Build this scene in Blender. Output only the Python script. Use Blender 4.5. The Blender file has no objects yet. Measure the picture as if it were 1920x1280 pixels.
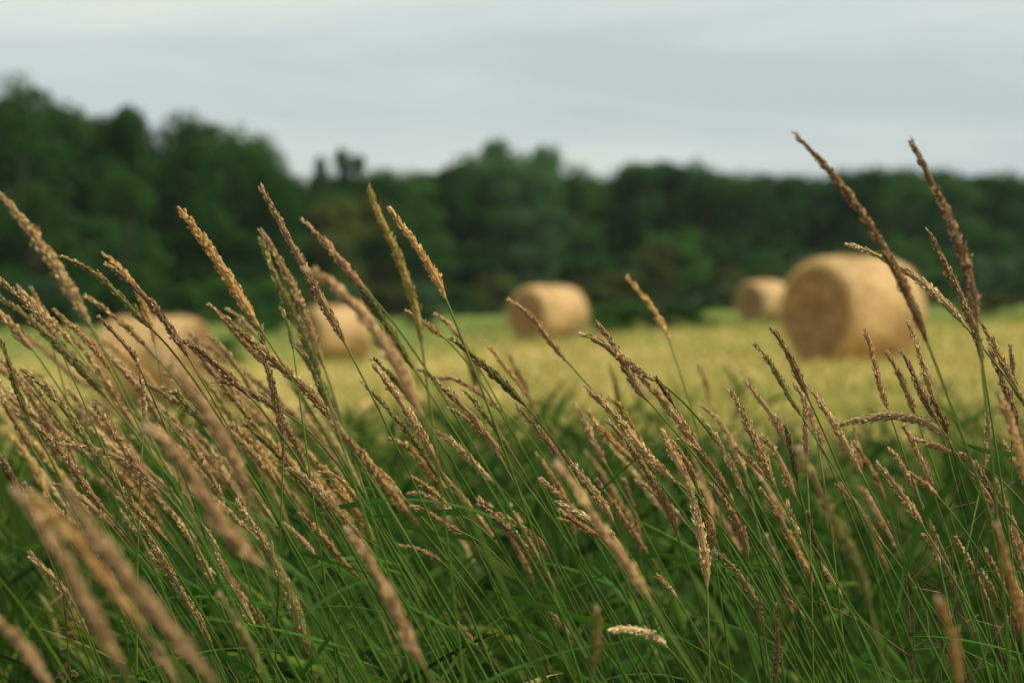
import bpy, math, random
import numpy as np
from mathutils import Matrix, Vector

scn = bpy.context.scene
COL = scn.collection
R = math.radians

# ------------------------------------------------------------------ camera
FPX = 4533.0                      # 85 mm on a 36 mm sensor, in pixels of the 1920-wide photograph
CAM = np.array([0.0, 0.0, 0.95])
HORIZON, ROLL, FOCUS = 562.0, R(0.9), 2.4
pitch = math.atan((640 - HORIZON) / FPX)
_F = np.array([0, math.cos(pitch), -math.sin(pitch)])
_U0 = np.array([0, math.sin(pitch), math.cos(pitch)])
_X0 = np.array([1.0, 0, 0])
_RT = math.cos(ROLL) * _X0 - math.sin(ROLL) * _U0
_UP = math.sin(ROLL) * _X0 + math.cos(ROLL) * _U0
cam = bpy.data.cameras.new("camera")
cam.lens, cam.sensor_width = 85.0, 36.0
cam.clip_start, cam.clip_end = 0.05, 6000
cam.dof.use_dof = True
cam.dof.focus_distance = FOCUS
cam.dof.aperture_fstop = 5.9
camo = bpy.data.objects.new("camera", cam)
COL.objects.link(camo)
M = Matrix.Identity(4)
for i in range(3):
    M[i][0], M[i][1], M[i][2], M[i][3] = _RT[i], _UP[i], -_F[i], CAM[i]
camo.matrix_world = M
scn.camera = camo

def at(px, py, d):
    """world point seen at photo pixel (px, py), d metres along the view axis"""
    px, py, d = np.asarray(px, float), np.asarray(py, float), np.asarray(d, float)
    return CAM + d[..., None] * (_F + ((px - 960) / FPX)[..., None] * _RT - ((py - 640) / FPX)[..., None] * _UP)

def proj(P):
    q = np.asarray(P) - CAM
    d = q @ _F
    return 960 + FPX * (q @ _RT) / d, 640 - FPX * (q @ _UP) / d, d

# ------------------------------------------------------------------ light
SUN_EL, SUN_AZ = R(48), R(104)     # azimuth measured from +Y (view direction) toward +X
scn.view_settings.view_transform = 'Standard'
scn.view_settings.look = 'None'
scn.view_settings.exposure = 0.12
scn.view_settings.gamma = 1.0
w = bpy.data.worlds.new("World")
scn.world = w
w.use_nodes = True
nt = w.node_tree
nt.nodes.clear()
def N(t, **kw):
    n = nt.nodes.new(t)
    for k, v in kw.items(): setattr(n, k, v)
    return n
def ramp(n, stops):
    e = n.color_ramp.elements
    while len(e) < len(stops): e.new(0.5)
    for el, (p, c) in zip(e, stops):
        el.position = p
        el.color = (*c, 1) if len(c) == 3 else c
out = N('ShaderNodeOutputWorld'); bg = N('ShaderNodeBackground')
sky = N('ShaderNodeTexSky'); sky.sky_type = 'NISHITA'; sky.sun_disc = False
sky.sun_elevation = SUN_EL; sky.sun_rotation = SUN_AZ; sky.air_density = 1.2; sky.dust_density = 2.0
tc = N('ShaderNodeTexCoord')
mp = N('ShaderNodeMapping'); mp.inputs['Scale'].default_value = (1.0, 1.0, 8); mp.inputs['Rotation'].default_value = (0, R(4), 0)
mp.inputs['Location'].default_value = (.9, .3, .41)
nz = N('ShaderNodeTexNoise'); nz.inputs['Scale'].default_value = 2.2; nz.inputs['Detail'].default_value = 5; nz.inputs['Roughness'].default_value = .5
nz.inputs['Distortion'].default_value = .6
cr = N('ShaderNodeValToRGB')
ramp(cr, [(.38, (4.6, 5.4, 5.55)), (.50, (5.5, 6.2, 6.1)), (.62, (6.5, 6.95, 6.3))])
sp = N('ShaderNodeSeparateXYZ')
mr = N('ShaderNodeMapRange'); mr.inputs[1].default_value = .0; mr.inputs[2].default_value = .9; mr.inputs[3].default_value = 1.0; mr.inputs[4].default_value = 1.75
vm = N('ShaderNodeVectorMath', operation='SCALE')
mx = N('ShaderNodeMix', data_type='RGBA'); mx.inputs[0].default_value = .88
L = nt.links.new
L(tc.outputs['Generated'], mp.inputs[0]); L(mp.outputs[0], nz.inputs['Vector']); L(nz.outputs['Fac'], cr.inputs[0])
L(tc.outputs['Generated'], sp.inputs[0]); L(sp.outputs['Z'], mr.inputs[0])
wm = N('ShaderNodeMapRange'); wm.inputs[1].default_value = .12; wm.inputs[2].default_value = .6
wc = N('ShaderNodeMix', data_type='RGBA'); wc.inputs[7].default_value = (5.6, 5.5, 4.7, 1)
L(sp.outputs['Z'], wm.inputs[0]); L(wm.outputs[0], wc.inputs[0]); 
hm = N('ShaderNodeMapRange', interpolation_type='SMOOTHSTEP'); hm.inputs[1].default_value = .075; hm.inputs[2].default_value = .0; hm.inputs[4].default_value = .75
hc = N('ShaderNodeMix', data_type='RGBA'); hc.inputs[7].default_value = (5.7, 6.4, 6.25, 1)
L(sp.outputs['Z'], hm.inputs[0]); L(hm.outputs[0], hc.inputs[0]); L(cr.outputs[0], hc.inputs[6]); L(hc.outputs[2], wc.inputs[6])
L(wc.outputs[2], vm.inputs[0]); L(mr.outputs[0], vm.inputs['Scale'])
L(sky.outputs[0], mx.inputs[6]); L(vm.outputs[0], mx.inputs[7]); L(mx.outputs[2], bg.inputs[0])
bg.inputs[1].default_value = .1
L(bg.outputs[0], out.inputs[0])
sun = bpy.data.lights.new("sun", 'SUN'); sun.energy = 3.8; sun.angle = R(6); sun.color = (1, .90, .74)
so = bpy.data.objects.new("sun", sun); COL.objects.link(so)
sd = Vector((math.sin(SUN_AZ) * math.cos(SUN_EL), math.cos(SUN_AZ) * math.cos(SUN_EL), math.sin(SUN_EL)))
so.rotation_euler = sd.to_track_quat('Z', 'Y').to_euler()
so.location = (0, 0, 30)
# ------------------------------------------------------------------ materials
def mat(name):
    m = bpy.data.materials.new(name); m.use_nodes = True
    m.node_tree.nodes.clear()
    return m, m.node_tree

def nn(t, ty, **kw):
    n = t.nodes.new(ty)
    for k, v in kw.items(): setattr(n, k, v)
    return n

def mixc(t, fac, a, b, blend='MIX'):
    m = nn(t, 'ShaderNodeMix', data_type='RGBA', blend_type=blend)
    for s, v in ((m.inputs[0], fac), (m.inputs[6], a), (m.inputs[7], b)):
        if hasattr(v, 'is_output'): t.links.new(v, s)
        elif isinstance(v, tuple): s.default_value = (*v, 1)
        else: s.default_value = v
    return m.outputs[2]

def vramp(t, src, stops):
    n = nn(t, 'ShaderNodeValToRGB'); ramp(n, stops)
    t.links.new(src, n.inputs[0]); return n.outputs[0]

def noise(t, scale, detail=4, vec=None, rough=.55, coord='Object', stretch=None):
    n = nn(t, 'ShaderNodeTexNoise'); n.inputs['Scale'].default_value = scale
    n.inputs['Detail'].default_value = detail; n.inputs['Roughness'].default_value = rough
    c = nn(t, 'ShaderNodeTexCoord'); src = c.outputs[coord]
    if stretch:
        mp = nn(t, 'ShaderNodeMapping'); mp.inputs['Scale'].default_value = stretch
        t.links.new(src, mp.inputs[0]); src = mp.outputs[0]
    t.links.new(src, n.inputs['Vector'])
    return n.outputs['Fac']

def finish(t, col, rough=.7, spec=.3, trans=0.0, tcol=None, bump=None, bstr=.3, bdist=.02):
    o = nn(t, 'ShaderNodeOutputMaterial'); p = nn(t, 'ShaderNodeBsdfPrincipled')
    p.inputs['Roughness'].default_value = rough; p.inputs['Specular IOR Level'].default_value = spec
    t.links.new(col, p.inputs['Base Color'])
    if bump is not None:
        b = nn(t, 'ShaderNodeBump'); b.inputs['Strength'].default_value = bstr; b.inputs['Distance'].default_value = bdist
        t.links.new(bump, b.inputs['Height']); t.links.new(b.outputs[0], p.inputs['Normal'])
    s = p.outputs[0]
    if trans:
        tr = nn(t, 'ShaderNodeBsdfTranslucent'); t.links.new(tcol if tcol is not None else col, tr.inputs[0])
        ms = nn(t, 'ShaderNodeMixShader'); ms.inputs[0].default_value = trans
        t.links.new(s, ms.inputs[1]); t.links.new(tr.outputs[0], ms.inputs[2]); s = ms.outputs[0]
    t.links.new(s, o.inputs[0])

def island(t): return nn(t, 'ShaderNodeNewGeometry').outputs['Random Per Island']
def objrand(t): return nn(t, 'ShaderNodeObjectInfo').outputs['Random']
def attr(t, name):
    return nn(t, 'ShaderNodeAttribute', attribute_name=name).outputs['Fac']

def seed_mat(name, dark, mid, light, green, g0, g1):
    """spikelets: each its own tint; 'along' runs 0 at the foot of the head to 1 at its tip"""
    m, t = mat(name)
    c = vramp(t, island(t), [(0, tuple(v * .6 for v in dark)), (.26, dark), (.5, mid), (.74, light), (1, tuple(min(.95, v * 1.4) for v in light))])
    c = mixc(t, vramp(t, noise(t, 60, 2), [(.4, (0, 0, 0)), (.62, (1, 1, 1))]), c, mixc(t, .5, c, dark))
    g = nn(t, 'ShaderNodeMapRange'); g.inputs[1].default_value = g0; g.inputs[2].default_value = g1
    g.inputs[3].default_value = .85; g.inputs[4].default_value = 0
    t.links.new(attr(t, 'along'), g.inputs[0])
    c = mixc(t, g.outputs[0], c, green)
    gt = nn(t, 'ShaderNodeMath', operation='GREATER_THAN'); gt.inputs[1].default_value = 1.5; t.links.new(attr(t, 'along'), gt.inputs[0])
    ax = nn(t, 'ShaderNodeMath', operation='MULTIPLY'); ax.inputs[1].default_value = .8; t.links.new(gt.outputs[0], ax.inputs[0])
    c = mixc(t, ax.outputs[0], c, tuple(v * .9 for v in dark))
    tipm = vramp(t, attr(t, 'along'), [(.93, (0, 0, 0)), (1, (.6, .6, .6))])
    inv = nn(t, 'ShaderNodeMath', operation='SUBTRACT'); t.links.new(tipm, inv.inputs[0]); t.links.new(gt.outputs[0], inv.inputs[1]); inv.use_clamp = True; tipm = inv.outputs[0]
    c = mixc(t, tipm, c, (.62, .50, .32))
    hs = nn(t, 'ShaderNodeHueSaturation'); v = nn(t, 'ShaderNodeMapRange'); v.inputs[3].default_value = .92; v.inputs[4].default_value = 1.25
    t.links.new(objrand(t), v.inputs[0]); t.links.new(v.outputs[0], hs.inputs['Value']); t.links.new(c, hs.inputs['Color'])
    finish(t, hs.outputs[0], .75, .15, .30)
    return m

GR = (.17, .18, .05)
SEED = {
 'b': seed_mat('seed_brown',  (.27, .165, .06), (.54, .37, .155), (.73, .54, .26), GR, -.05, .12),
 'p': seed_mat('seed_purple', (.19, .11, .05), (.43, .28, .125), (.64, .46, .23), GR, -.05, .15),
 't': seed_mat('seed_tan',    (.37, .24, .095), (.64, .46, .20), (.82, .64, .34), GR, -.05, .08),
 'w': seed_mat('seed_pale',   (.44, .31, .13), (.72, .55, .27), (.86, .71, .42), GR, -.08, .04),
 'o': seed_mat('seed_orange', (.38, .22, .07), (.65, .42, .15), (.79, .56, .24), GR, -.08, .08),
 'r': seed_mat('seed_pink',   (.33, .20, .085), (.56, .37, .17), (.70, .50, .26), GR, -.05, .1),
 'g': seed_mat('seed_green',  (.13, .12, .03), (.37, .30, .09), (.60, .48, .20), GR, .1, .85),
 'y': seed_mat('seed_olive',  (.26, .18, .04), (.48, .35, .09), (.62, .47, .16), (.20, .21, .035), .2, .8),
}

def green_mat(name, stops, trans=.3, rough=.5, spec=.35, along=None):
    m, t = mat(name)
    c = vramp(t, island(t), stops)
    c = mixc(t, vramp(t, objrand(t), [(0, (0, 0, 0)), (1, (.3, .3, .3))]), c, (.055, .10, .012))
    if along: # straw-coloured toward one end
        c = mixc(t, vramp(t, attr(t, 'along'), along), c, (.30, .24, .09))
    finish(t, c, rough, spec, trans)
    return m
STEM = green_mat('green_stem', [(0, (.018, .058, .005)), (.5, (.052, .130, .012)), (1, (.16, .24, .03))], .22, .6, .10,
                 [(.88, (0, 0, 0)), (1, (.35, .35, .35))])
BLADE = green_mat('leaf_blade', [(0, (.024, .090, .010)), (.6, (.055, .150, .015)), (1, (.12, .22, .026))], .4, .6, .12)
VERGE = green_mat('verge_green', [(0, (.007, .030, .005)), (.45, (.018, .066, .008)), (.80, (.05, .13, .015)), (1, (.20, .23, .05))], .35, .7, .06)
UNDER = green_mat('undergrowth_green', [(0, (.005, .024, .003)), (.40, (.015, .058, .005)), (.74, (.065, .155, .015)), (.88, (.18, .25, .03)), (.93, (.38, .29, .11)), (1, (.52, .41, .18))], .35, .7, .06)

# ------------------------------------------------------------------ mesh building
def nrm(v): return v / np.maximum(np.linalg.norm(v, axis=-1, keepdims=True), 1e-9)

class MB:
    def __init__(s): s.v, s.f, s.a, s.n = [], [], [], 0
    def add(s, v, f, a=None):
        v = np.asarray(v, float).reshape(-1, 3); f = np.asarray(f, int).reshape(-1, 3)
        s.v.append(v); s.f.append(f + s.n); s.n += len(v)
        s.a.append(np.zeros(len(v)) if a is None else np.broadcast_to(np.asarray(a, float).reshape(-1), (len(v),)))
    def mesh(s, name, material, smooth=False, origin=None):
        v = np.concatenate(s.v); f = np.concatenate(s.f); a = np.concatenate(s.a)
        if origin is not None: v = v - origin
        me = bpy.data.meshes.new(name)
        me.vertices.add(len(v)); me.vertices.foreach_set('co', v.astype(np.float32).ravel())
        me.loops.add(len(f) * 3); me.loops.foreach_set('vertex_index', f.astype(np.int32).ravel())
        me.polygons.add(len(f)); me.polygons.foreach_set('loop_start', np.arange(0, len(f) * 3, 3, dtype=np.int32))
        me.polygons.foreach_set('use_smooth', np.full(len(f), smooth))
        at_ = me.attributes.new('along', 'FLOAT', 'POINT'); at_.data.foreach_set('value', a.astype(np.float32))
        me.update(calc_edges=True)
        if material: me.materials.append(material)
        return me
    def obj(s, name, material, parent=None, smooth=False, origin=None):
        o = bpy.data.objects.new(name, s.mesh(name, material, smooth, origin)); COL.objects.link(o)
        if parent is not None: o.parent = parent
        return o

def tag(o, label=None, cat=None, group=None, kind=None):
    for k, v in (('label', label), ('category', cat), ('group', group), ('kind', kind)):
        if v: o[k] = v
    return o

def empty(name, loc, rz=0.0):
    o = bpy.data.objects.new(name, None); COL.objects.link(o); o.empty_display_size = .1
    o.location = tuple(loc); o.rotation_euler = (0, 0, rz); return o

def tubes(mb, P, Rr, k=5, along=(0, 1)):
    """batch of tubes: P (n, m, 3), Rr (n, m)"""
    P = np.asarray(P, float); n, m = P.shape[:2]; Rr = np.broadcast_to(Rr, (n, m))
    T = nrm(np.gradient(P, axis=1)); ref = np.where(np.abs(T[..., 1:2]) > .9, [[[1., 0, 0]]], [[[0, 1., 0]]])
    A = nrm(np.cross(T, ref)); B = np.cross(T, A)
    th = np.arange(k) * 2 * np.pi / k
    V = P[:, :, None] + Rr[..., None, None] * (np.cos(th)[:, None] * A[:, :, None] + np.sin(th)[:, None] * B[:, :, None])
    i, j = np.meshgrid(np.arange(m - 1), np.arange(k), indexing='ij')
    a = i * k + j; b = i * k + (j + 1) % k; c = a + k; d = b + k
    F = np.stack([np.stack([a, b, d], -1), np.stack([a, d, c], -1)], -2).reshape(-1, 3)
    F = (F[None] + (np.arange(n) * m * k)[:, None, None]).reshape(-1, 3)
    al = np.linspace(along[0], along[1], m)
    mb.add(V, F, np.broadcast_to(al[None, :, None], (n, m, k)))

def ribbons(mb, P, S, W, fold=.25, along=(0, 1)):
    """batch of folded blades: centre lines P, side directions S (n, m, 3), half widths W (n, m)"""
    P = np.asarray(P, float); n, m = P.shape[:2]; W = np.broadcast_to(W, (n, m))[..., None]
    T = nrm(np.gradient(P, axis=1)); S = nrm(S - (S * T).sum(-1, keepdims=True) * T); Nn = np.cross(T, S)
    V = np.stack([P - S * W + Nn * W * fold, P, P + S * W + Nn * W * fold], 2)
    i, j = np.meshgrid(np.arange(m - 1), np.arange(2), indexing='ij')
    a = i * 3 + j; b = a + 1; c = a + 3; d = b + 3
    F = np.stack([np.stack([a, b, d], -1), np.stack([a, d, c], -1)], -2).reshape(-1, 3)
    F = (F[None] + (np.arange(n) * m * 3)[:, None, None]).reshape(-1, 3)
    mb.add(V, F, np.broadcast_to(np.linspace(along[0], along[1], m)[None, :, None], (n, m, 3)))

def spindles(mb, P, D, Ln, W, flat=.6, rng=np.random, along=0.):
    """pointed six-cornered grains: foot P, direction D, length Ln, half width W"""
    n = len(P); ref = nrm(rng.normal(size=(n, 3))); A = nrm(np.cross(D, ref)); B = np.cross(D, A)
    Ln = np.broadcast_to(Ln, (n,))[:, None]; W = np.broadcast_to(W, (n,))[:, None]
    mid = P + D * Ln * .42
    V = np.stack([P, mid + A * W, mid + B * W * flat, mid - A * W, mid - B * W * flat, P + D * Ln], 1)
    f = np.array([[0, 2, 1], [0, 3, 2], [0, 4, 3], [0, 1, 4], [5, 1, 2], [5, 2, 3], [5, 3, 4], [5, 4, 1]])
    F = (f[None] + (np.arange(n) * 6)[:, None, None]).reshape(-1, 3)
    mb.add(V, F, np.repeat(np.broadcast_to(along, (n,)), 6))

def sstep(a, b, x):
    t = np.clip((x - a) / (b - a), 0, 1); return t * t * (3 - 2 * t)

# ------------------------------------------------------------------ the lie of the land
NEAR_Z = -.27
def gz(x, y):
    x = np.asarray(x, float); y = np.asarray(y, float)
    z = NEAR_Z * (1 - sstep(6.0, 10.0, y))
    z = z - .50 * sstep(1.2, -4.2, x) * sstep(11, 30, y) * (1 - sstep(72, 105, y))
    z = z - .14 * sstep(18, 50, y) * (1 - sstep(72, 90, y)) * sstep(6, 2, x)
    z = z + .05 * np.sin(x * .9 + y * .13) * sstep(7, 14, y) * (1 - sstep(50, 80, y)) * .6
    z = z + .012 * np.sin(x * 7.1 + 1.3 * np.sin(y * 5.)) * np.cos(y * 6.3) * (1 - sstep(9, 14, y))
    return z
# ------------------------------------------------------------------ ground, one sheet to the horizon
ys = np.concatenate([np.linspace(-30, 0, 12), np.linspace(.4, 14, 90), 14 * (3200 / 14) ** (np.linspace(.02, 1, 90))])
u = np.linspace(-1, 1, 161)
Y, Uu = np.meshgrid(ys, u, indexing='ij')
half = 9 + np.maximum(Y, 0) * 1.1
X = np.sign(Uu) * np.abs(Uu) ** 1.5 * half
ny, nx = X.shape
i, j = np.meshgrid(np.arange(ny - 1), np.arange(nx - 1), indexing='ij')
a = i * nx + j
F = np.stack([np.stack([a, a + 1, a + nx + 1], -1), np.stack([a, a + nx + 1, a + nx], -1)], -2)
mb = MB(); mb.add(np.stack([X, Y, gz(X, Y)], -1), F)
m, t = mat('field_ground')
c1 = vramp(t, noise(t, .5, 5, stretch=(.3, 1, 1)), [(.36, (.27, .27, .06)), (.48, (.52, .41, .12)), (.60, (.70, .53, .20))])
c1 = mixc(t, vramp(t, noise(t, 9, 4), [(.42, (0, 0, 0)), (.62, (.5, .5, .5))]), c1, (.17, .19, .05))
gm = nn(t, 'ShaderNodeNewGeometry'); sp_ = nn(t, 'ShaderNodeSeparateXYZ'); t.links.new(gm.outputs['Position'], sp_.inputs[0])
def mrange(src, a, b, c=0., d=1.):
    n = nn(t, 'ShaderNodeMapRange', interpolation_type='SMOOTHSTEP')
    for i_, v in enumerate((a, b, c, d)): n.inputs[i_ + 1].default_value = v
    t.links.new(src, n.inputs[0]); return n.outputs[0]
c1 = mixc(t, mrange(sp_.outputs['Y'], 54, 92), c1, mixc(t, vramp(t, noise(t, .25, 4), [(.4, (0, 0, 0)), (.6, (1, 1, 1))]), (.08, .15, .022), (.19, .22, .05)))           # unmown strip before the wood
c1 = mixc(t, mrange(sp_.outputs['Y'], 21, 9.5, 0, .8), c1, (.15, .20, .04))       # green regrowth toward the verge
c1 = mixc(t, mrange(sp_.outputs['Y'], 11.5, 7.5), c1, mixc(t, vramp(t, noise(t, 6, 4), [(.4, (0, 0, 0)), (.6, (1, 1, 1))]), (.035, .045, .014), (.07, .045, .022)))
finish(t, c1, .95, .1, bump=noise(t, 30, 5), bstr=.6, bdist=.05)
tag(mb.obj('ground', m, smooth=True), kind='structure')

# ------------------------------------------------------------------ stubble and hay left on the mown field
rng = np.random.default_rng(5)
n = 62000
yy = 8.0 * (95 / 8.0) ** (rng.random(n) ** 1.0)
xx = (rng.random(n) * 2 - 1) * (1.2 + yy * .27)
hh = rng.uniform(.05, .13, n) * (1 + .35 * np.sin(yy * 1.1 + xx * .15)) * (1 + yy * .006)
zz = gz(xx, yy)
le = rng.normal(0, .45, (n, 2)) * hh[:, None]
P0 = np.stack([xx, yy, zz - .01], -1)
P2 = P0 + np.stack([le[:, 0], le[:, 1], hh], -1)
P1 = (P0 + P2) / 2 + np.stack([le[:, 0] * -.1, le[:, 1] * -.1, hh * .1], -1)
th = rng.uniform(0, np.pi, n); S = np.stack([np.cos(th), np.sin(th), np.zeros(n)], -1)
wd = rng.uniform(.003, .007, n) * (1 + yy * .05)
mb = MB(); ribbons(mb, np.stack([P0, P1, P2], 1), np.repeat(S[:, None], 3, 1), np.stack([wd, wd, wd * .3], 1))
m, t = mat('stubble')
c = vramp(t, island(t), [(0, (.22, .24, .05)), (.3, (.42, .35, .10)), (.7, (.62, .49, .20)), (1, (.76, .62, .32))])
c = mixc(t, vramp(t, noise(t, .35, 3, stretch=(.3, 1, 1)), [(.42, (0, 0, 0)), (.56, (.85, .85, .85))]), c, (.24, .27, .06))
gm = nn(t, 'ShaderNodeNewGeometry'); sq_ = nn(t, 'ShaderNodeSeparateXYZ'); t.links.new(gm.outputs['Position'], sq_.inputs[0])
mr_ = nn(t, 'ShaderNodeMapRange', interpolation_type='SMOOTHSTEP')
for i_, v in enumerate((21, 9.5, 0, .75)): mr_.inputs[i_ + 1].default_value = v
t.links.new(sq_.outputs['Y'], mr_.inputs[0]); c = mixc(t, mr_.outputs[0], c, (.15, .22, .04))
m2_ = nn(t, 'ShaderNodeMapRange', interpolation_type='SMOOTHSTEP')
for i_, v in enumerate((52, 88, 0, .85)): m2_.inputs[i_ + 1].default_value = v
t.links.new(sq_.outputs['Y'], m2_.inputs[0]); c = mixc(t, m2_.outputs[0], c, (.14, .20, .035))
finish(t, c, .8, .2, .3)
tag(mb.obj('stubble', m), 'short yellow stubble and cut hay covering the mown field', 'stubble', kind='stuff')

# ------------------------------------------------------------------ hay bales
def bale_mats():
    m, t = mat('straw_side')
    c = vramp(t, noise(t, 5, 6, stretch=(1, 9, 1.5)), [(.3, (.36, .23, .095)), (.5, (.58, .40, .185)), (.7, (.70, .52, .27))])
    c = mixc(t, vramp(t, noise(t, 1.5, 3, stretch=(3.2, .7, .7)), [(.48, (0, 0, 0)), (.62, (.6, .6, .6))]), c, (.27, .155, .055))
    wv = nn(t, 'ShaderNodeTexWave', wave_type='BANDS', bands_direction='X'); wv.inputs['Scale'].default_value = 9; wv.inputs['Distortion'].default_value = .7
    wv.inputs['Detail'].default_value = 2
    cc = nn(t, 'ShaderNodeTexCoord'); t.links.new(cc.outputs['Object'], wv.inputs['Vector'])
    c = mixc(t, vramp(t, wv.outputs['Fac'], [(0, (.35, .35, .35)), (.25, (0, 0, 0))]), c, (.33, .21, .09))
    finish(t, c, .85, .15, bump=noise(t, 14, 6, stretch=(1, 3, 1.5)), bstr=.9, bdist=.06)
    e, t = mat('straw_end')
    cc = nn(t, 'ShaderNodeTexCoord'); sx = nn(t, 'ShaderNodeSeparateXYZ'); t.links.new(cc.outputs['Object'], sx.inputs[0])
    wv = nn(t, 'ShaderNodeTexWave', wave_type='RINGS', rings_direction='X'); wv.inputs['Scale'].default_value = 5; wv.inputs['Distortion'].default_value = 2.5
    wv.inputs['Detail'].default_value = 3; t.links.new(cc.outputs['Object'], wv.inputs['Vector'])
    c = vramp(t, noise(t, 7, 6), [(.3, (.23, .145, .06)), (.5, (.40, .26, .115)), (.7, (.56, .39, .19))])
    c = mixc(t, vramp(t, wv.outputs['Fac'], [(.2, (.6, .6, .6)), (.7, (0, 0, 0))]), c, (.17, .105, .045))
    finish(t, c, .95, .08, bump=wv.outputs['Fac'], bstr=.8, bdist=.04)
    l, t = mat('straw_loose')
    finish(t, vramp(t, island(t), [(0, (.28, .18, .07)), (.6, (.48, .34, .15)), (1, (.62, .47, .24))]), .8, .2, .15)
    return m, e, l
SIDE, END, LOOSE = bale_mats()

def make_bale(seed, Ln=1.5, Rd=.76):
    rng = np.random.default_rng(seed)
    def rad(th, x):
        r = Rd * (1 + .012 * np.sin(3 * th + seed) + .010 * np.sin(7 * th + x * 3 + seed) + .006 * np.sin(17 * th + x * 11))
        edge = np.clip((Ln / 2 - np.abs(x)) / .25, 0, 1)
        r = r - .14 * (1 - np.sqrt(1 - (1 - edge) ** 2))
        flat = np.clip(-np.cos(th) * 1.0, 0, 1) ** 12          # sits heavy on the ground
        return r * (1 - .035 * flat)
    nt_, nx_ = 96, 34
    xs = np.sort(np.concatenate([np.linspace(-Ln / 2, Ln / 2, nx_ - 8), Ln / 2 - np.array([.01, .03, .055, .08]), -Ln / 2 + np.array([.01, .03, .055, .08])]))
    th = np.linspace(0, 2 * np.pi, nt_, endpoint=False)
    Xg, Tg = np.meshgrid(xs, th, indexing='ij'); rr = rad(Tg, Xg) + rng.normal(0, .004, Xg.shape)
    V = np.stack([Xg, np.sin(Tg) * rr, np.cos(Tg) * rr + Rd * .965], -1)
    i, j = np.meshgrid(np.arange(len(xs) - 1), np.arange(nt_), indexing='ij')
    a = i * nt_ + j; b = i * nt_ + (j + 1) % nt_
    F = np.stack([np.stack([a, b, b + nt_], -1), np.stack([a, b + nt_, a + nt_], -1)], -2)
    root = empty('hay_bale', (0, 0, 0))
    s_ = MB(); s_.add(V, F[..., ::-1]); s_.obj('rolled_side', SIDE, root, smooth=True)
    for sg in (-1, 1):
        q = np.linspace(0, 1, 22); Q, Tg2 = np.meshgrid(q, th, indexing='ij')
        rr = Q * (rad(Tg2, np.full_like(Tg2, sg * Ln / 2)) + .003)
        spiral = .012 * np.sin((Q * 60 + Tg2)) * (Q < .95)
        xo = sg * (Ln / 2 - .03 * (1 - Q ** 2) * .8 + .004) + spiral + rng.normal(0, .006, Q.shape) * (Q < .97)
        V2 = np.stack([xo, np.sin(Tg2) * rr, np.cos(Tg2) * rr + Rd * .965], -1)
        i, j = np.meshgrid(np.arange(21), np.arange(nt_), indexing='ij')
        a = i * nt_ + j; b = i * nt_ + (j + 1) % nt_
        F2 = np.stack([np.stack([a, b, b + nt_], -1), np.stack([a, b + nt_, a + nt_], -1)], -2)
        e_ = MB(); e_.add(V2, F2 if sg < 0 else F2[..., ::-1]); e_.obj('end_face', END, root)
    k = 2600; on_end = rng.random(k) < .4
    tq = rng.uniform(0, 2 * np.pi, k); xq = rng.uniform(-Ln / 2, Ln / 2, k); sg = rng.choice([-1, 1], k); q = np.sqrt(rng.random(k))
    r0 = rad(tq, xq)
    base = np.where(on_end[:, None], np.stack([sg * Ln / 2 * .99, np.sin(tq) * r0 * q, np.cos(tq) * r0 * q + Rd * .965], -1),
                    np.stack([xq, np.sin(tq) * r0 * .995, np.cos(tq) * r0 * .995 + Rd * .965], -1))
    nv = np.where(on_end[:, None], np.stack([sg, 0 * sg, 0 * sg], -1).astype(float), np.stack([0 * tq, np.sin(tq), np.cos(tq)], -1))
    d = nrm(rng.normal(size=(k, 3)) + nv * .9 + np.array([0, 0, -.3])); d = nrm(d + nv * .25)
    l_ = rng.uniform(.03, .11, k)[:, None]
    Pm = base + d * l_ * .5; Pe = base + d * l_ + np.array([0, 0, -1.]) * l_ * .2
    b_ = MB(); ribbons(b_, np.stack([base, Pm, Pe], 1), np.repeat(nrm(rng.normal(size=(k, 3)))[:, None], 3, 1), .0035)
    b_.obj('loose_straw', LOOSE, root)
    return root

def copy_tree(o, parent=None):
    c = o.copy(); COL.objects.link(c); c.parent = parent
    for ch in [x for x in o.children]: copy_tree(ch, c)
    return c

# centre pixel of the foot, distance, axis heading (deg from +X), scale, label
BALES = [
 (1600, 662, 33.5, 40, 1.0, 'large round hay bale at right, its dark spiral end turned to the left'),
 (1028, 641, 64.0, 48, .97, 'round hay bale in the middle of the field, seen nearly side on'),
 (1432, 605, 88.0, 44, 1.02, 'small far hay bale half hidden behind the left end of the large one'),
 (292, 757, 36.0, -22, .92, 'round hay bale at left veiled by the crowd of brown seed stalks'),
 (630, 668, 66.0, 30, 1.03, 'small hay bale left of centre, mostly covered by blurred seed stalks'),
]
protos = [make_bale(11), make_bale(23, 1.55, .77)]
for i_, (bx, by, bd, rz, sc, lb) in enumerate(BALES):
    o = protos[i_] if i_ < 2 else copy_tree(protos[i_ % 2])
    p = at(bx, by, bd)
    o.location = (p[0], p[1], float(gz(p[0], p[1])) - .02)
    o.rotation_euler = (0, 0, R(rz)); o.scale = (sc * (1.14 if i_ == 1 else 1), sc, sc)
    tag(o, lb, 'hay bale', 'round hay bales on the mown field')

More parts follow.
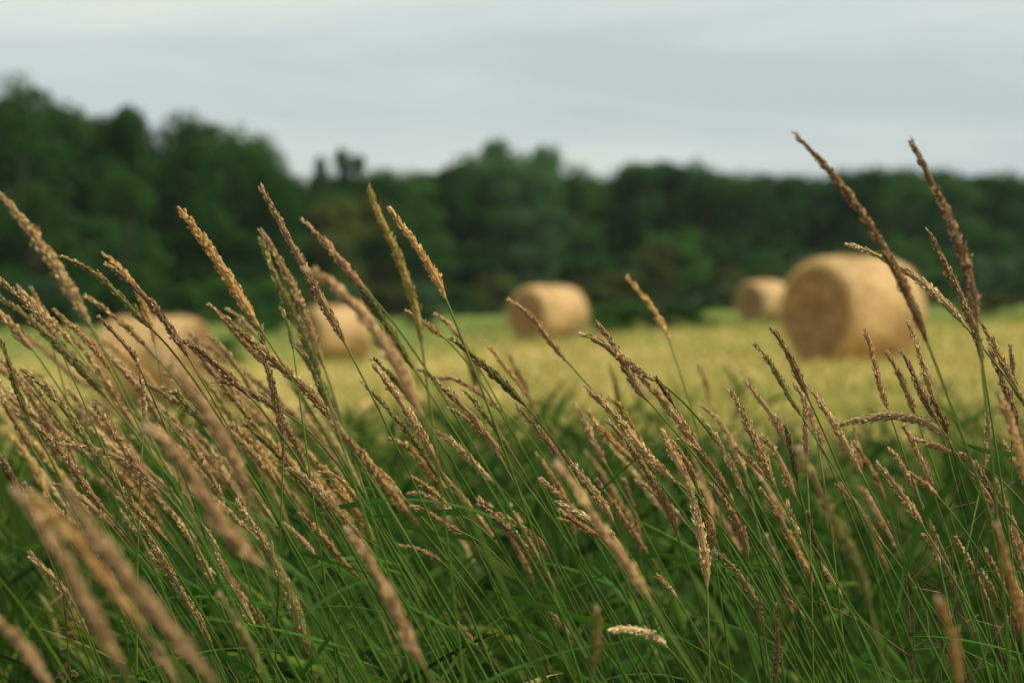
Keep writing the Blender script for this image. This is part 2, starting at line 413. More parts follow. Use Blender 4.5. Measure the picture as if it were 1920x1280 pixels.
# ------------------------------------------------------------------ the wood behind the field
def leaf_mat(name, stops):
    m, t = mat(name)
    c = vramp(t, island(t), stops)
    c = mixc(t, vramp(t, noise(t, .5, 2), [(.4, (0, 0, 0)), (.65, (.5, .5, .5))]), c, (.035, .10, .020))
    hs = nn(t, 'ShaderNodeHueSaturation')
    a1 = nn(t, 'ShaderNodeMapRange'); a1.inputs[3].default_value = .70; a1.inputs[4].default_value = 1.25
    t.links.new(objrand(t), a1.inputs[0]); t.links.new(a1.outputs[0], hs.inputs['Value']); t.links.new(c, hs.inputs['Color'])
    finish(t, hs.outputs[0], .8, .05, .25); return m
LEAFM = {
 'dark': leaf_mat('foliage_dark', [(0, (.009, .042, .008)), (.6, (.019, .070, .012)), (1, (.042, .105, .016))]),
 'mid': leaf_mat('foliage_mid', [(0, (.018, .070, .012)), (.6, (.036, .112, .018)), (1, (.075, .155, .024))]),
 'pale': leaf_mat('foliage_pale', [(0, (.03, .085, .035)), (.6, (.055, .13, .05)), (1, (.09, .17, .065))]),
 'olive': leaf_mat('foliage_olive', [(0, (.045, .06, .015)), (.6, (.075, .09, .022)), (1, (.11, .12, .03))]),
}
m, t = mat('bark'); BARK = m
finish(t, vramp(t, noise(t, 3, 5, stretch=(4, 4, 1)), [(.3, (.05, .04, .03)), (.7, (.14, .12, .09))]), .9, .1, bump=noise(t, 8, 4, stretch=(4, 4, 1)), bstr=.8)

def crown_meshes(kind, seed, material, nleaf=4200):
    """unit-height tree: returns (trunk mesh, crown mesh)"""
    rng = np.random.default_rng(seed)
    lobes = []
    if kind == 'round':
        for k in range(20):
            z = rng.uniform(.12, .92); r = .33 * math.sin(math.pi * min(1, (z + .10) / 1.12)) ** .7
            a = rng.uniform(0, 6.28); q = r * rng.uniform(.25, 1)
            lobes.append((math.cos(a) * q, math.sin(a) * q, z, rng.uniform(.09, .17), rng.uniform(.07, .13)))
    elif kind == 'tall':
        for k in range(17):
            z = rng.uniform(.20, .94); r = .20 * math.sin(math.pi * min(1, (z + .08) / 1.1)) ** .6
            a = rng.uniform(0, 6.28); q = r * rng.uniform(.2, 1)
            lobes.append((math.cos(a) * q, math.sin(a) * q, z, rng.uniform(.07, .12), rng.uniform(.07, .11)))
    elif kind == 'open':
        for k in range(14):
            z = rng.uniform(.45, .95); r = .22
            a = rng.uniform(0, 6.28); q = r * rng.uniform(.2, 1)
            lobes.append((math.cos(a) * q, math.sin(a) * q, z, rng.uniform(.05, .09), rng.uniform(.045, .075)))
    else:  # bush
        for k in range(14):
            z = rng.uniform(.12, .78); a = rng.uniform(0, 6.28); q = rng.uniform(.1, .55) * (1.1 - z * .7)
            lobes.append((math.cos(a) * q, math.sin(a) * q, z, rng.uniform(.16, .26), rng.uniform(.13, .22)))
    lobes = np.array(lobes)
    tr = MB(); h = {'round': .8, 'tall': .9, 'open': .8, 'bush': .4}[kind]
    zt = np.linspace(-.03, h, 8); wob = np.cumsum(rng.normal(0, .006, (8, 2)), 0)
    P = np.concatenate([wob, zt[:, None]], 1)
    tubes(tr, P[None], (.024 * (1 - zt / h) + .004)[None], 8)
    for lb in lobes:
        z0 = min(h * .9, max(.08, lb[2] - .18)); p0 = np.array([np.interp(z0, zt, P[:, 0]), np.interp(z0, zt, P[:, 1]), z0])
        p1 = lb[:3]; mid = (p0 + p1) / 2 + [0, 0, .02]
        tubes(tr, np.stack([p0, mid, p1])[None], np.array([[.010, .006, .002]]), 5)
    wts = lobes[:, 3] ** 2; ix = rng.choice(len(lobes), nleaf, p=wts / wts.sum()); lb = lobes[ix]
    d = nrm(rng.normal(size=(nleaf, 3)) + [0, 0, .25]); rad = rng.uniform(.55, 1.12, nleaf)
    c = lb[:, :3] + d * np.stack([lb[:, 3], lb[:, 3], lb[:, 4]], -1) * rad[:, None]
    nv = nrm(d + rng.normal(0, .55, (nleaf, 3)) + [0, 0, .3]); A = nrm(np.cross(nv, rng.normal(size=(nleaf, 3)))); B = np.cross(nv, A)
    s = rng.uniform(.009, .021, nleaf)[:, None] * (1.7 if kind == 'bush' else 1)
    V = np.stack([c - A * s, c - B * s * .6 + nv * s * .2, c + A * s, c + B * s * .6 + nv * s * .2], 1)
    f = np.array([[0, 1, 2], [0, 2, 3]]); F = (f[None] + (np.arange(nleaf) * 4)[:, None, None]).reshape(-1, 3)
    cr_ = MB(); cr_.add(V, F)
    return tr.mesh('trunk', BARK, True), cr_.mesh('crown', material)

VAR = {}
def variant(kind, m_, v):
    if (kind, m_, v) not in VAR: VAR[(kind, m_, v)] = crown_meshes(kind, hash((len(kind), ord(m_[0]), v)) % 9999, LEAFM[m_], 3200 if kind == 'open' else 6500)
    return VAR[(kind, m_, v)]

trng = random.Random(4)
def tree(px, top, dist, kind, m_, label, group, wide=1.0, name='tree', cat='tree', foot=None):
    """tree whose top shows at photo pixel (px, top)"""
    p = at(px, top, dist); g = float(gz(p[0], p[1])); h = (p[2] - g) * 1.02
    tm, cm = variant(kind, m_, trng.randrange(3))
    r = empty(name, (p[0], p[1], g), trng.uniform(0, 6.28)); r.scale = (h * wide, h * wide, h)
    for nm, me in (('trunk', tm), ('crown', cm)):
        o = bpy.data.objects.new(nm, me); COL.objects.link(o); o.parent = r
    tag(r, label, cat, group); r['_px'] = px; return r
G1 = 'trees of the far wood'
WOOD = []
T = lambda *a, **k: tree(*a, **k)
# named trees, seen against the sky
T(40, 150, 118, 'round', 'dark', 'tallest dark tree at the far left, its crown the highest of the wood', G1, 0.59)
T(-110, 165, 120, 'round', 'dark', 'dark tree cut by the left edge of the picture', G1, 0.62)
T(120, 200, 124, 'round', 'dark', 'dark tree leaning against the right side of the tallest one', G1, .70)
T(185, 196, 128, 'round', 'mid', 'round topped green tree right of the tallest dark one', G1, .85)
T(242, 215, 126, 'tall', 'dark', 'narrow dark tree at the edge of the first notch of sky', G1, 0.59)
T(358, 218, 122, 'round', 'dark', 'broad dark tree right of the first notch of sky', G1, .85)
T(425, 232, 120, 'round', 'dark', 'dark tree forming the middle of the second hump', G1, .9)
T(485, 258, 126, 'round', 'dark', 'dark tree at the right end of the second hump, before the deep dip of sky', G1, .6)
T(520, 318, 120, 'round', 'dark', 'low dark tree where the second hump falls to the deep dip', G1, 0.56)
T(608, 283, 150, 'open', 'dark', 'thin tree with a small dark crown standing alone against the sky left of centre', G1, .45)
T(655, 292, 155, 'open', 'mid', 'feathery thin tree right of the lone small dark crown', G1, .6)
T(715, 305, 155, 'open', 'dark', 'lowest of three thin trees poking above the wood left of centre', G1, .4)
T(935, 272, 165, 'tall', 'pale', 'pale grey-green tree, left of the twin tops at the centre', G1, 0.63)
T(1025, 268, 168, 'tall', 'pale', 'pale grey-green tree, right of the twin tops at the centre', G1, 0.66)
T(1190, 305, 175, 'round', 'mid', 'rounded green tree first right of the twin tops', G1, 0.50)
T(1290, 308, 178, 'round', 'mid', 'green tree above the lone orange stalk right of centre', G1, 0.56)
T(1385, 322, 180, 'round', 'mid', 'dark green tree above the small far bale', G1, 0.56)
T(1490, 318, 180, 'tall', 'dark', 'dark tree behind the tip of the tallest seed stalk', G1, 0.59)
T(1590, 322, 182, 'round', 'dark', 'dark tree above the large bale', G1, 0.56)
T(1780, 332, 182, 'round', 'dark', 'dark tree behind the second tall stalk near the right edge', G1, 0.56)
T(1895, 325, 180, 'round', 'dark', 'dark tree at the right edge of the wood', G1, 0.56)
# front row: olive and green crowns lower in the wood
T(600, 338, 128, 'round', 'olive', 'olive green tree below the lone thin crowns left of centre', G1, 1.0)
T(690, 352, 135, 'round', 'olive', 'second olive tree behind the tall mustard stalk', G1, .9)
T(1235, 428, 150, 'round', 'olive', 'small yellow-green tree low in the wood between the middle bale and the small far bale', G1, .8)
T(60, 330, 112, 'round', 'mid', 'lower green tree in front of the tallest one at left', G1, 0.68)
T(235, 300, 112, 'round', 'mid', 'lower green tree under the first notch of sky', G1, 0.68)
T(900, 290, 160, 'round', 'pale', 'grey-green tree on the left shoulder of the twin tops', G1, .6)
T(985, 288, 158, 'round', 'pale', 'grey-green tree filling the gap below the twin tops', G1, .7)
T(1075, 300, 165, 'round', 'mid', 'green tree on the right shoulder of the twin tops', G1, .6)
T(985, 365, 155, 'round', 'pale', 'pale rounded tree beneath the twin tops behind the middle bale', G1, 1.2)
# the rest of the wood, alike
x = -420.0
while x < 2400:
    dist = float(np.interp(x, [-400, 500, 1100, 2400], [124, 130, 176, 188])) + trng.uniform(-3, 10)
    top = float(np.interp(x, [-400, 0, 60, 150, 250, 290, 330, 470, 540, 600, 880, 1100, 1200, 1400, 2400], [200, 190, 195, 232, 262, 300, 268, 290, 334, 322, 318, 316, 308, 315, 322])) + trng.uniform(0, 22)
    T(x, top, dist, trng.choice(['round', 'round', 'tall']), trng.choice(['dark', 'dark', 'mid']), '@body', 'trees making the body of the far wood', trng.uniform(.85, 1.1))
    x += trng.uniform(30, 52)
x = -420.0
while x < 2400:
    dist = float(np.interp(x, [-400, 500, 1100, 2400], [140, 145, 196, 206])) + trng.uniform(-3, 8)
    top = float(np.interp(x, [-400, 0, 60, 150, 250, 290, 330, 470, 540, 600, 880, 1100, 1200, 1400, 2400], [230, 235, 232, 255, 285, 312, 292, 310, 335, 326, 326, 326, 312, 318, 322])) + trng.uniform(0, 12)
    T(x, top, dist, 'round', 'dark', '@back', 'trees making the body of the far wood', trng.uniform(.95, 1.2))
    x += trng.uniform(48, 70)
x = -420.0
while x < 2400:
    dist = float(np.interp(x, [-400, 500, 1100, 2400], [114, 120, 165, 178])) + trng.uniform(-3, 4)
    T(x, float(np.interp(x, [-400, 400, 600, 1100, 2400], [390, 390, 430, 440, 430])) + trng.uniform(-15, 40), dist, 'round', trng.choice(['dark', 'mid', 'mid']), '@front', 'lower trees of the far wood', trng.uniform(1.1, 1.5))
    x += trng.uniform(70, 110)
x = -420.0
while x < 2400:
    dist = float(np.interp(x, [-400, 500, 1100, 2400], [108, 114, 158, 172])) + trng.uniform(-3, 3)
    T(x, float(np.interp(x, [-400, 400, 900, 1300, 2400], [515, 520, 515, 500, 490])) + trng.uniform(-16, 14), dist, 'bush', trng.choice(['mid', 'mid', 'pale', 'olive']), '@bush', 'bushes along the foot of the far wood', trng.uniform(1.0, 1.4), name='bush', cat='bush')
    x += trng.uniform(50, 90)
T(1150, 565, 74, 'bush', 'mid', 'low dark bush in the field just right of the middle bale', 'low bushes in the field', 2.3, name='bush', cat='bush')
T(1215, 572, 78, 'bush', 'olive', 'low yellowish bush between the two dark ones in the field', 'low bushes in the field', 2.3, name='bush', cat='bush')
T(1272, 566, 74, 'bush', 'mid', 'low dark bush in the field left of the small far bale', 'low bushes in the field', 2.2, name='bush', cat='bush')
T(500, 588, 92, 'bush', 'mid', 'low green bush at the field edge just left of the small left bale', 'low bushes in the field', 2.6, name='bush', cat='bush')
T(800, 580, 98, 'bush', 'mid', 'low green bush at the field edge left of the middle bale', 'low bushes in the field', 2.2, name='bush', cat='bush')
T(1860, 545, 100, 'bush', 'olive', 'low yellowish bush at the field edge right of the large bale', 'low bushes in the field', 2.4, name='bush', cat='bush')
T(425, 628, 62, 'bush', 'mid', 'small dark green tuft bush right of the left bale', 'low bushes in the field', 1.9, name='bush', cat='bush')

MARKS = [(-300, 'beyond the left edge of the picture'), (20, 'under the tallest tree at far left'), (115, 'above the two forked stalk tips at left'), (215, 'under the first notch of sky'),
 (330, 'above the tall orange-brown stalk tip'), (420, 'above the crest of the left bale'), (520, 'under the deep dip of sky'), (610, 'under the lone thin crown'),
 (700, 'behind the tall mustard stalk'), (790, 'right of the knobbly orange-brown stalk'), (870, 'left of the twin tops'), (975, 'behind the middle bale'),
 (1090, 'right of the twin tops'), (1190, 'above the lone soft orange stalk'), (1290, 'above the dark field bushes'), (1400, 'above the small far bale'),
 (1500, 'behind the tallest stalk'), (1610, 'above the large bale'), (1720, 'between the two tallest stalks'), (1810, 'behind the second tall stalk'), (1895, 'at the right edge of the picture'), (2200, 'beyond the right edge of the picture')]
ORD = ['leftmost', 'second', 'third', 'fourth', 'fifth', 'sixth', 'seventh', 'eighth', 'ninth']
KINDW = {'@back': 'tree of the rear row', '@body': 'tree of the main row', '@front': 'lower tree of the front row', '@bush': 'bush at the wood\'s foot'}
cells = {}
for o in COL.objects:
    if o.get('label') in KINDW:
        k_ = min(range(len(MARKS)), key=lambda i: abs(MARKS[i][0] - o['_px'])); cells.setdefault((o['label'], k_), []).append(o)
for (lb, k_), os_ in cells.items():
    os_.sort(key=lambda o: o['_px'])
    for i_, o in enumerate(os_):
        o['label'] = (('' if len(os_) == 1 else ORD[min(i_, 8)] + ' ') + KINDW[lb] + ' ' + MARKS[k_][1])
for o in COL.objects:
    if '_px' in o: del o['_px']
# one line per flowering stalk seen in the photograph: tip ... base of its seed head (photo pixels, 1920 wide),
# width, nearness (focus distance / distance), colour kind, label
TR = '''
0,365 50,425 100,490 130,545 168,608|26|1.24|b|thick soft-edged brown stalk leaning in from the left edge against the dark trees
98,478 165,505 215,545 255,588 290,622|12|1.0|g|slender arching stalk with a drooping tip and green neck, in front of the left bale
200,495 250,535 290,578 325,625 352,668|15|1.0|p|purplish brown curved stalk whose head ends on the left bale's crest
197,478 240,520 270,572 292,650|11|.84|o|soft tan stalk just behind the purplish one crossing the left bale
328,382 375,440 420,510 450,555 485,612|21|1.1|o|tall orange-brown stalk standing clear against the dark trees above the left bale
0,525 40,560 80,600 112,652|16|1.0|b|crisp bristly brown stalk at the left edge with its tip cut by the frame
0,557 40,590 95,630 150,690 200,745|20|1.14|g|long olive-brown blurred stalk crossing from the left edge beneath the crisp bristly one
35,540 70,575 100,605 140,652|12|.85|b|short tan stalk with a small fork near its tip, left of the left bale
60,543 78,585 96,640|9|.8|o|thin tan tip rising just behind the small forked stalk
103,580 140,615 180,655 210,700|15|.92|o|pale orange blunt-tipped stalk touching the left bale's left side
163,557 210,590 250,625 282,658|11|.85|b|soft brown stalk whose blunt tip stands left of the left bale's crest
187,595 215,625 245,660 262,690|9|.96|p|narrow dark purple stalk in front of the left bale's left shoulder
393,572 430,610 470,655 520,690|14|.88|o|orange tan stalk over the green strip right of the left bale
430,580 460,605 482,630|10|.82|b|small blurred stalk tip just right of the orange tan one above the green strip
0,588 30,620 60,655|17|.86|b|stubby blurred brown stalk at the left edge under the olive one
340,637 385,665 430,705 470,745|15|1.0|p|purple-banded curved stalk below the left bale's right shoulder
485,345 520,405 555,475 590,540 622,592 645,642|18|1.0|p|tallest crisp brown stalk left of centre, lower spikelets green above a dark stem
490,434 525,490 555,552 580,610 608,690|17|1.15|b|blurred brown stalk of the pair standing behind the tallest crisp one
490,450 512,510 545,575 572,635 600,705|19|1.2|g|thick green-brown stalk, left one of the blurred pair by the tallest crisp one
568,415 610,455 645,497 690,548|15|1.15|r|pinkish brown blurred stalk with a blunt tip in front of the dark trees
632,492 670,530 710,585 740,635 775,690|17|1.15|g|long olive stalk starting on the side of the pinkish one and running over the field
583,505 640,550 690,600 730,665 792,780|30|1.55|r|broad very blurred pinkish stalk crossing the small left bale
687,343 712,400 738,465 765,530 790,640|19|1.2|y|tall upright mustard and green stalk left of centre
733,393 765,440 800,490 822,530 836,560|16|1.08|o|orange-brown knobbly stalk right beside the tall mustard one
525,573 537,600 550,655|8|.96|g|short thin green stalk before the small left bale's left side
763,583 800,608 835,635|10|.9|o|small pale stalk tip poking out at the foot of the mustard one
843,633 900,678 955,730 985,760|15|1.0|g|dark bristly green-brown stalk slanting over the field with a broken spikelet at its neck
818,590 850,617 885,665 905,700|11|.86|b|soft tan stalk just left of and behind the dark bristly one
0,636 20,690 35,740 52,778|13|1.0|g|dark green stalk at left edge on a thin black stem hung with white anthers
33,688 75,720 120,765 160,822 192,872 217,905|15|1.0|g|long crisp green-brown stalk at lower left, pointed tip toward the left edge
38,697 90,757 120,800 142,828|9|.98|g|thin green stalk hugging the underside of the long crisp green-brown one
62,795 100,830 140,882 170,925 192,950|15|1.0|b|crisp reddish stalk below the long green-brown one at lower left
170,752 200,790 235,842 262,880 292,908|16|1.0|p|crisp plump stalk with a pale pink blunt tip in the left thicket
252,653 262,700 270,750 270,790|10|.98|p|nearly upright short purple stalk in front of the left bale
307,727 345,752 372,782 392,802|14|1.0|g|small dark green stalk with a white tip, low on the left bale
115,832 150,835 200,850 240,865 280,893|11|.96|t|pale stalk bent nearly flat in the left thicket
100,907 140,925 178,955 205,982|12|1.0|b|short crisp stalk bent low at the left, above the great blurred stalks
82,925 112,962 155,1002 185,1042 213,1088|16|1.0|p|crisp dark purplish stalk running between the two great blurred stalks at lower left
283,808 330,850 370,905 400,960 450,1020 498,1062|38|1.85|r|huge out-of-focus pinkish stalk in the middle of the left thicket
305,668 350,725 395,775 430,850 470,930|30|1.7|r|huge out-of-focus brown stalk rising below the left bale toward the tall crisp stems
35,925 90,1000 150,1110 195,1190 235,1262|40|2.1|r|great blurred stalk at bottom left, leftmost of the close bundle
60,930 120,990 175,1055 215,1110 265,1170|34|2.0|o|great blurred stalk in the middle of the close bottom-left bundle
125,920 180,1000 225,1075 270,1122 330,1192 405,1285|42|2.15|r|great blurred stalk at bottom left, rightmost and longest of the close bundle
-25,1150 30,1195 60,1235 100,1290|32|1.9|r|reddish blurred stalk cut by the bottom left corner
240,1140 290,1210 330,1280|24|1.8|r|short blurred stalk at the bottom edge beneath the close bundle
656,1000 700,1060 732,1125 760,1185 795,1250|29|1.65|r|single thick blurred brown stalk low left of centre with knots along it
1045,872 1105,955 1160,1035 1215,1120|27|1.6|b|thick blurred brown stalk crossing before the trio of tips right of centre
1500,850 1555,955 1600,1045 1632,1140|25|1.6|g|long blurred olive stalk fading downward below the big bale
1762,1130 1785,1190 1795,1290|27|1.8|o|blurred orange stalk rising from the bottom edge at right
1868,985 1885,1045 1903,1115 1922,1190|22|1.35|o|orange-brown blurred stalk low at the right edge
415,1120 455,1185 492,1262|13|1.4|g|faint green-brown blurred stalk right of the close bottom-left bundle
52,1043 90,1073 122,1107 145,1145|10|1.0|b|thin crisp stalk among green stems at the left, behind the close bundle
388,988 410,1038 432,1090 460,1138 482,1186|15|1.0|t|crisp pale pinkish stalk low at left of centre, upright among green stems
190,960 222,992 252,1030|10|.98|b|small thin stalk between the two right stalks of the close bundle
212,885 248,945 285,985 313,1012|15|1.0|b|crisp stalk ending in a curl above the close bundle
443,940 482,990 512,1050 545,1112 562,1165 578,1225|20|1.0|t|big crisp pale stalk with rough knobs, low between left edge and centre
563,962 600,1000 640,1048 672,1082|12|.97|b|straight crisp stalk left of the thick blurred one
530,980 560,1005 592,1042|10|.9|b|small soft stalk right of the big crisp knobby one
540,878 572,897 605,928 645,970|14|1.0|t|crisp stalk with hair-thin white tip, in front of the long green leaf
600,885 640,900 662,925 680,945|9|.98|b|thin curved stalk splitting off beside the white-tipped one
630,950 655,985 685,1008 |12|1.0|b|short stalk below the white-tipped one, crossed by the green leaf
750,1022 790,1032 830,1055|8|.9|b|little flat stalk among green blades below the long leaves at centre
840,1150 870,1182 902,1222|8|1.0|b|thin crisp brown stalk low at centre
895,942 945,985 985,1022 1022,1075 1045,1118|17|1.0|p|crisp dark stalk curving down from centre, longer of two lying together
900,935 960,978 1000,1005 1030,1045|13|1.0|b|crisp stalk lying on top of the long dark one at centre
1033,1148 1060,1178 1078,1198|7|1.0|b|tiny stalk tip at the end of the dark curving one
697,677 730,725 770,780 800,832 822,872|16|1.0|t|crisp pale stalk at centre left, front one of a tight pair
700,672 740,712 783,767|11|1.0|g|green stalk tucked behind the crisp pale one of the tight pair
490,612 500,680 513,730 525,780 531,862|15|1.0|p|dark upright purple stalk hanging straight down left of centre
418,590 465,635 525,685 590,748 640,812|19|1.08|b|thick soft brown stalk crossing the dark upright purple one
625,790 650,820 690,868 735,925 785,985|20|1.15|b|thick soft brown stalk ending against the long green leaf
735,825 770,842 805,882 840,915|14|.86|o|soft orange stalk with a bent tip, right of the thin dark straight stem
768,893 810,920 850,962|13|.9|o|soft blunt stalk above the crisp bent one at centre
768,925 805,932 835,952 862,965|11|1.0|b|crisp bent stalk lying over the end of the long green leaf
770,948 800,960 840,985 868,998|10|1.0|b|crisp stalk just under the bent one, crossed by the long leaf
785,690 830,725 870,762 900,800 945,855|15|.98|b|crisp brown stalk above the centre thicket, upper one of three side by side
868,730 900,765 930,805 962,853|12|1.0|g|crisp green-tinged stalk, rightmost of three side by side at centre
815,808 850,830 890,870 930,907|15|1.0|t|crisp plump stalk slanting low at centre, pale beads at its foot
825,708 870,718 910,745 948,775|11|.84|b|soft arched stalk behind three crisp ones at centre
912,643 935,672 962,705 985,738|9|.82|o|small soft orange stalk over the field, right of the dark bristly one
840,765 880,790 915,825 945,870|12|.96|b|soft stalk low between the three crisp ones at centre
955,562 1000,600 1032,640 1062,676|12|.86|r|soft knotted stalk leaning across the lower left of the middle bale
1115,603 1150,647 1175,692 1195,727 1216,752|15|1.0|p|crisp stalk of the forked pair under the middle bale, the upright one
1087,625 1120,640 1160,665 1198,697 1228,712|15|1.0|t|crisp bristly stalk of the forked pair under the middle bale, the flat pale one
1228,706 1243,728 1262,757|9|1.0|p|short thin stalk end hanging from the forked pair
1200,707 1240,748 1282,803 1308,838 1320,858|17|1.0|b|crisp long plump stalk running down right from the forked pair
1095,727 1130,755 1170,797 1205,845 1232,872 1275,908|18|1.0|t|crisp thick golden stalk with a pointed tip, top of the bunch right of centre
1138,787 1180,835 1212,882 1250,950 1272,1008|15|1.0|t|crisp long stalk just below the thick golden one, pale tip
1142,747 1175,780 1198,822 1212,840|13|.9|y|soft olive stalk just above the thick golden one
1105,773 1145,825 1190,862|12|.86|o|soft orange stalk left of the bunch right of centre
1082,760 1103,805 1122,845 1138,873|10|.84|p|dark soft straight stalk left of the bunch right of centre
1058,850 1085,885 1120,930 1150,978|16|1.0|t|crisp stalk with a frayed white tip, left below the bunch right of centre
968,762 995,790 1035,838 1062,880|10|1.0|p|crisp thin reddish stalk beneath the bristly dark one's broken neck
1242,808 1262,850 1285,892 1302,918|17|1.0|b|crisp stalk leaning right into the upright messy clump right of centre
1275,822 1315,850 1345,888 1370,935|14|1.0|b|crisp stalk just right of the stalk leaning into the messy clump
1313,782 1345,825 1375,882 1402,938|13|1.0|t|crisp narrow stalk with white tip between the bunch and the big bale's foot
1312,760 1345,785 1378,840 1392,872|11|.87|r|soft pinkish stalk behind the narrow white-tipped one
1367,727 1400,790 1428,855 1455,915|17|1.03|b|smooth tapering stalk left below the big bale, white blunt tip
1400,717 1432,757 1462,802 1480,848|15|1.0|t|crisp grain-textured stalk below the big bale's left end
1377,840 1400,857 1432,892|12|1.0|b|short bristly stalk tucked against the smooth tapering one
1175,518 1210,560 1240,605 1255,640|12|.78|o|lone soft orange stalk high over the field, left of the small right bale
1448,617 1475,660 1500,712 1515,745|14|1.0|p|crisp dark stalk before the big bale's lower left corner
1415,645 1450,690 1480,742 1502,778|12|1.0|g|crisp dark green stalk left of the big bale's lower corner
1517,725 1547,767 1572,812 1597,852 1615,888|15|1.0|t|crisp golden stalk slanting under the big bale's end, tip at two crossed dark stalks
1505,738 1520,775 1530,815|10|.97|b|thin stalk hidden behind the crossing below the big bale
1511,742 1510,800 1512,862|11|1.0|p|dark upright stalk hanging below the crossing under the big bale
1487,718 1505,745 1535,820 1550,858|12|.9|r|soft brownish stalk behind the upright dark one below the big bale
1430,820 1462,862 1480,905 1492,930|16|1.0|b|crisp stout stalk with orange fleck, left of the long blurred olive one
1473,798 1485,850 1495,900|13|1.0|g|greenish crisp stalk beside the stout one with an orange fleck
1622,620 1640,680 1652,725 1667,772|13|.98|r|reddish crisp stalk with a knot, under the middle of the big bale
1663,662 1690,712 1708,755 1718,782|12|.93|b|soft stalk under the big bale between the knotted one and a dark crisp one
1692,662 1717,712 1740,760 1757,790|15|1.0|p|dark crisp stalk, rightmost below the big bale's right corner
1703,605 1725,665 1745,730 1752,755|13|.97|t|pale crisp stalk overlapping the big bale's lower right corner
1748,745 1765,780 1776,812|13|1.0|b|short crisp stalk above the broken horizontal one
1560,800 1605,790 1670,778 1715,785 1755,803 1785,832|18|1.0|w|thick pale stalk bent over flat, its tip pointing left
1692,795 1713,832 1735,882 1752,928|15|1.0|b|crisp stalk dropping down from the flat bent one's middle
1722,826 1760,838 1800,855 1830,868|14|1.0|b|flat crisp stalk lying below the thick bent one
1850,770 1852,820 1845,878|12|.98|p|short dark upright stalk right of the green blade tip near the right edge
1645,868 1672,902 1702,942 1730,985|16|1.0|t|crisp plump stalk by the wide dark green blade, rough golden tip
1668,840 1695,880 1722,930|12|.93|b|soft narrow stalk behind the plump one beside the wide dark blade
1708,888 1735,908 1758,930|13|1.0|b|small crisp stalk whose foot meets the top of the wide dark blade
1490,252 1540,300 1590,367 1635,432 1668,482 1697,545 1738,640|21|1.2|p|tallest stalk of all, dark brown, crossing the big bale from the sky
1708,263 1740,330 1775,400 1802,470 1822,540 1832,602|22|1.22|p|second tall dark stalk near the right edge, reaching into the sky
1585,456 1640,475 1690,508 1740,532 1775,577 1812,612|16|1.0|w|golden bristly drooping stalk pointing left across the big bale's top right
1740,430 1765,482 1795,542 1822,602 1842,680|17|1.04|p|dark stalk right of the big bale under the second tall one
1838,602 1870,660 1902,722 1925,765|15|1.0|b|crisp stalk leaving the frame at right beside a thin green stem
1893,648 1898,680 1899,710|8|.95|p|tiny upright stalk tip near the right edge, alone over the field
1855,655 1882,720 1905,790 1915,850|15|1.0|p|dark stalk beneath the crisp one leaving the frame at right
1873,740 1898,800 1915,860 1930,920|24|1.25|o|orange and brown blurred stalk cut by the right edge
1455,1135 1458,1200 1450,1285|12|1.0|b|upright crisp stalk rising alone from the bottom edge right of centre
1733,1003 1750,1025 1762,1058|11|1.0|b|small plump stalk tip right of the wide dark green blade
1563,908 1600,940 1632,985 1662,1027|9|.96|r|thin beaded reddish stalk left of the wide dark green blade
1478,1125 1510,1160 1532,1192|7|1.0|b|tiny thin stalk low right of centre among stems
1540,1058 1560,1085 1578,1115|10|.9|r|little pinkish soft stalk below the long blurred olive one
1438,1008 1465,1075 1485,1150|15|.76|r|pale pinkish blurred stalk low right of centre behind green stems
1290,895 1303,950 1318,1020 1326,1100|18|1.02|t|upright messy stalk right of centre, pale frayed top
1318,940 1330,985 1340,1040|12|1.0|b|shorter stalk against the right side of the upright messy one
1342,1032 1378,1068 1412,1118 1432,1185|15|1.0|g|green seeded crisp stalk low right of centre, bending down
1330,905 1362,945 1388,992 1402,1045|16|1.0|r|crisp pinkish stalk right of the upright messy one
1014,898 1050,930 1085,962 1105,985|13|1.0|b|crisp stalk above the trio of tips right of centre
1045,940 1085,962 1130,990 1170,1038|14|1.0|w|upper pale stalk of the trio of tips behind the thick blurred one
1048,955 1090,985 1125,1005|12|1.0|b|middle dark stalk of the trio of tips behind the thick blurred one
1050,972 1085,985 1125,1012|10|.92|o|lowest soft stalk of the trio of tips behind the thick blurred one
1140,1185 1178,1178 1220,1190 1250,1212|16|1.12|w|pale dry stalk bent flat low right of centre
1120,1148 1122,1190 1115,1250|17|1.4|y|blurred upright yellow-green stalk beside the pale bent dry one
1170,900 1188,955 1200,1035|11|.78|r|soft pinkish upright stalk in the dark gap right of centre
1232,1078 1258,1105 1270,1122|9|.96|r|tiny reddish tip in the dark gap right of centre
1427,918 1450,950 1478,1005|12|.97|b|stalk in the dim thicket left of the long blurred olive one
1472,930 1490,985 1505,1020|11|1.0|b|crisp short stalk beneath the stout one with an orange fleck
1515,960 1525,1010 1540,1070|10|1.0|g|green seeded stalk tip crossing dark stems below the big bale
1600,800 1608,840 1615,880|11|.8|b|soft stalk tip under the flat bent one's pale tip
0,745 25,785 60,840|14|.88|b|soft brown stalk at the left edge below the dark green one
0,855 20,890 55,960|17|1.05|p|dark reddish stalk in the left edge's lower thicket
230,690 275,720 330,750 372,788|13|.88|b|soft stalk crossing behind the upright purple one on the left bale
545,640 600,715 640,790|12|.88|g|soft green-tinged stalk between the small left bale and the tight pair
400,715 440,722 500,755 535,775|12|.95|p|soft flat stalk left of the dark upright purple one
560,645 590,700 615,755 640,800|15|1.08|g|soft olive stalk below the small left bale
1800,850 1835,880 1862,925 1880,975|13|1.0|p|crisp dark stalk dropping right from the flat ones near the right edge
1815,880 1850,925 1870,970|12|.97|r|reddish stalk at lower right behind dark stems
1360,820 1385,855 1398,890|10|.85|b|soft small stalk behind the smooth tapering one
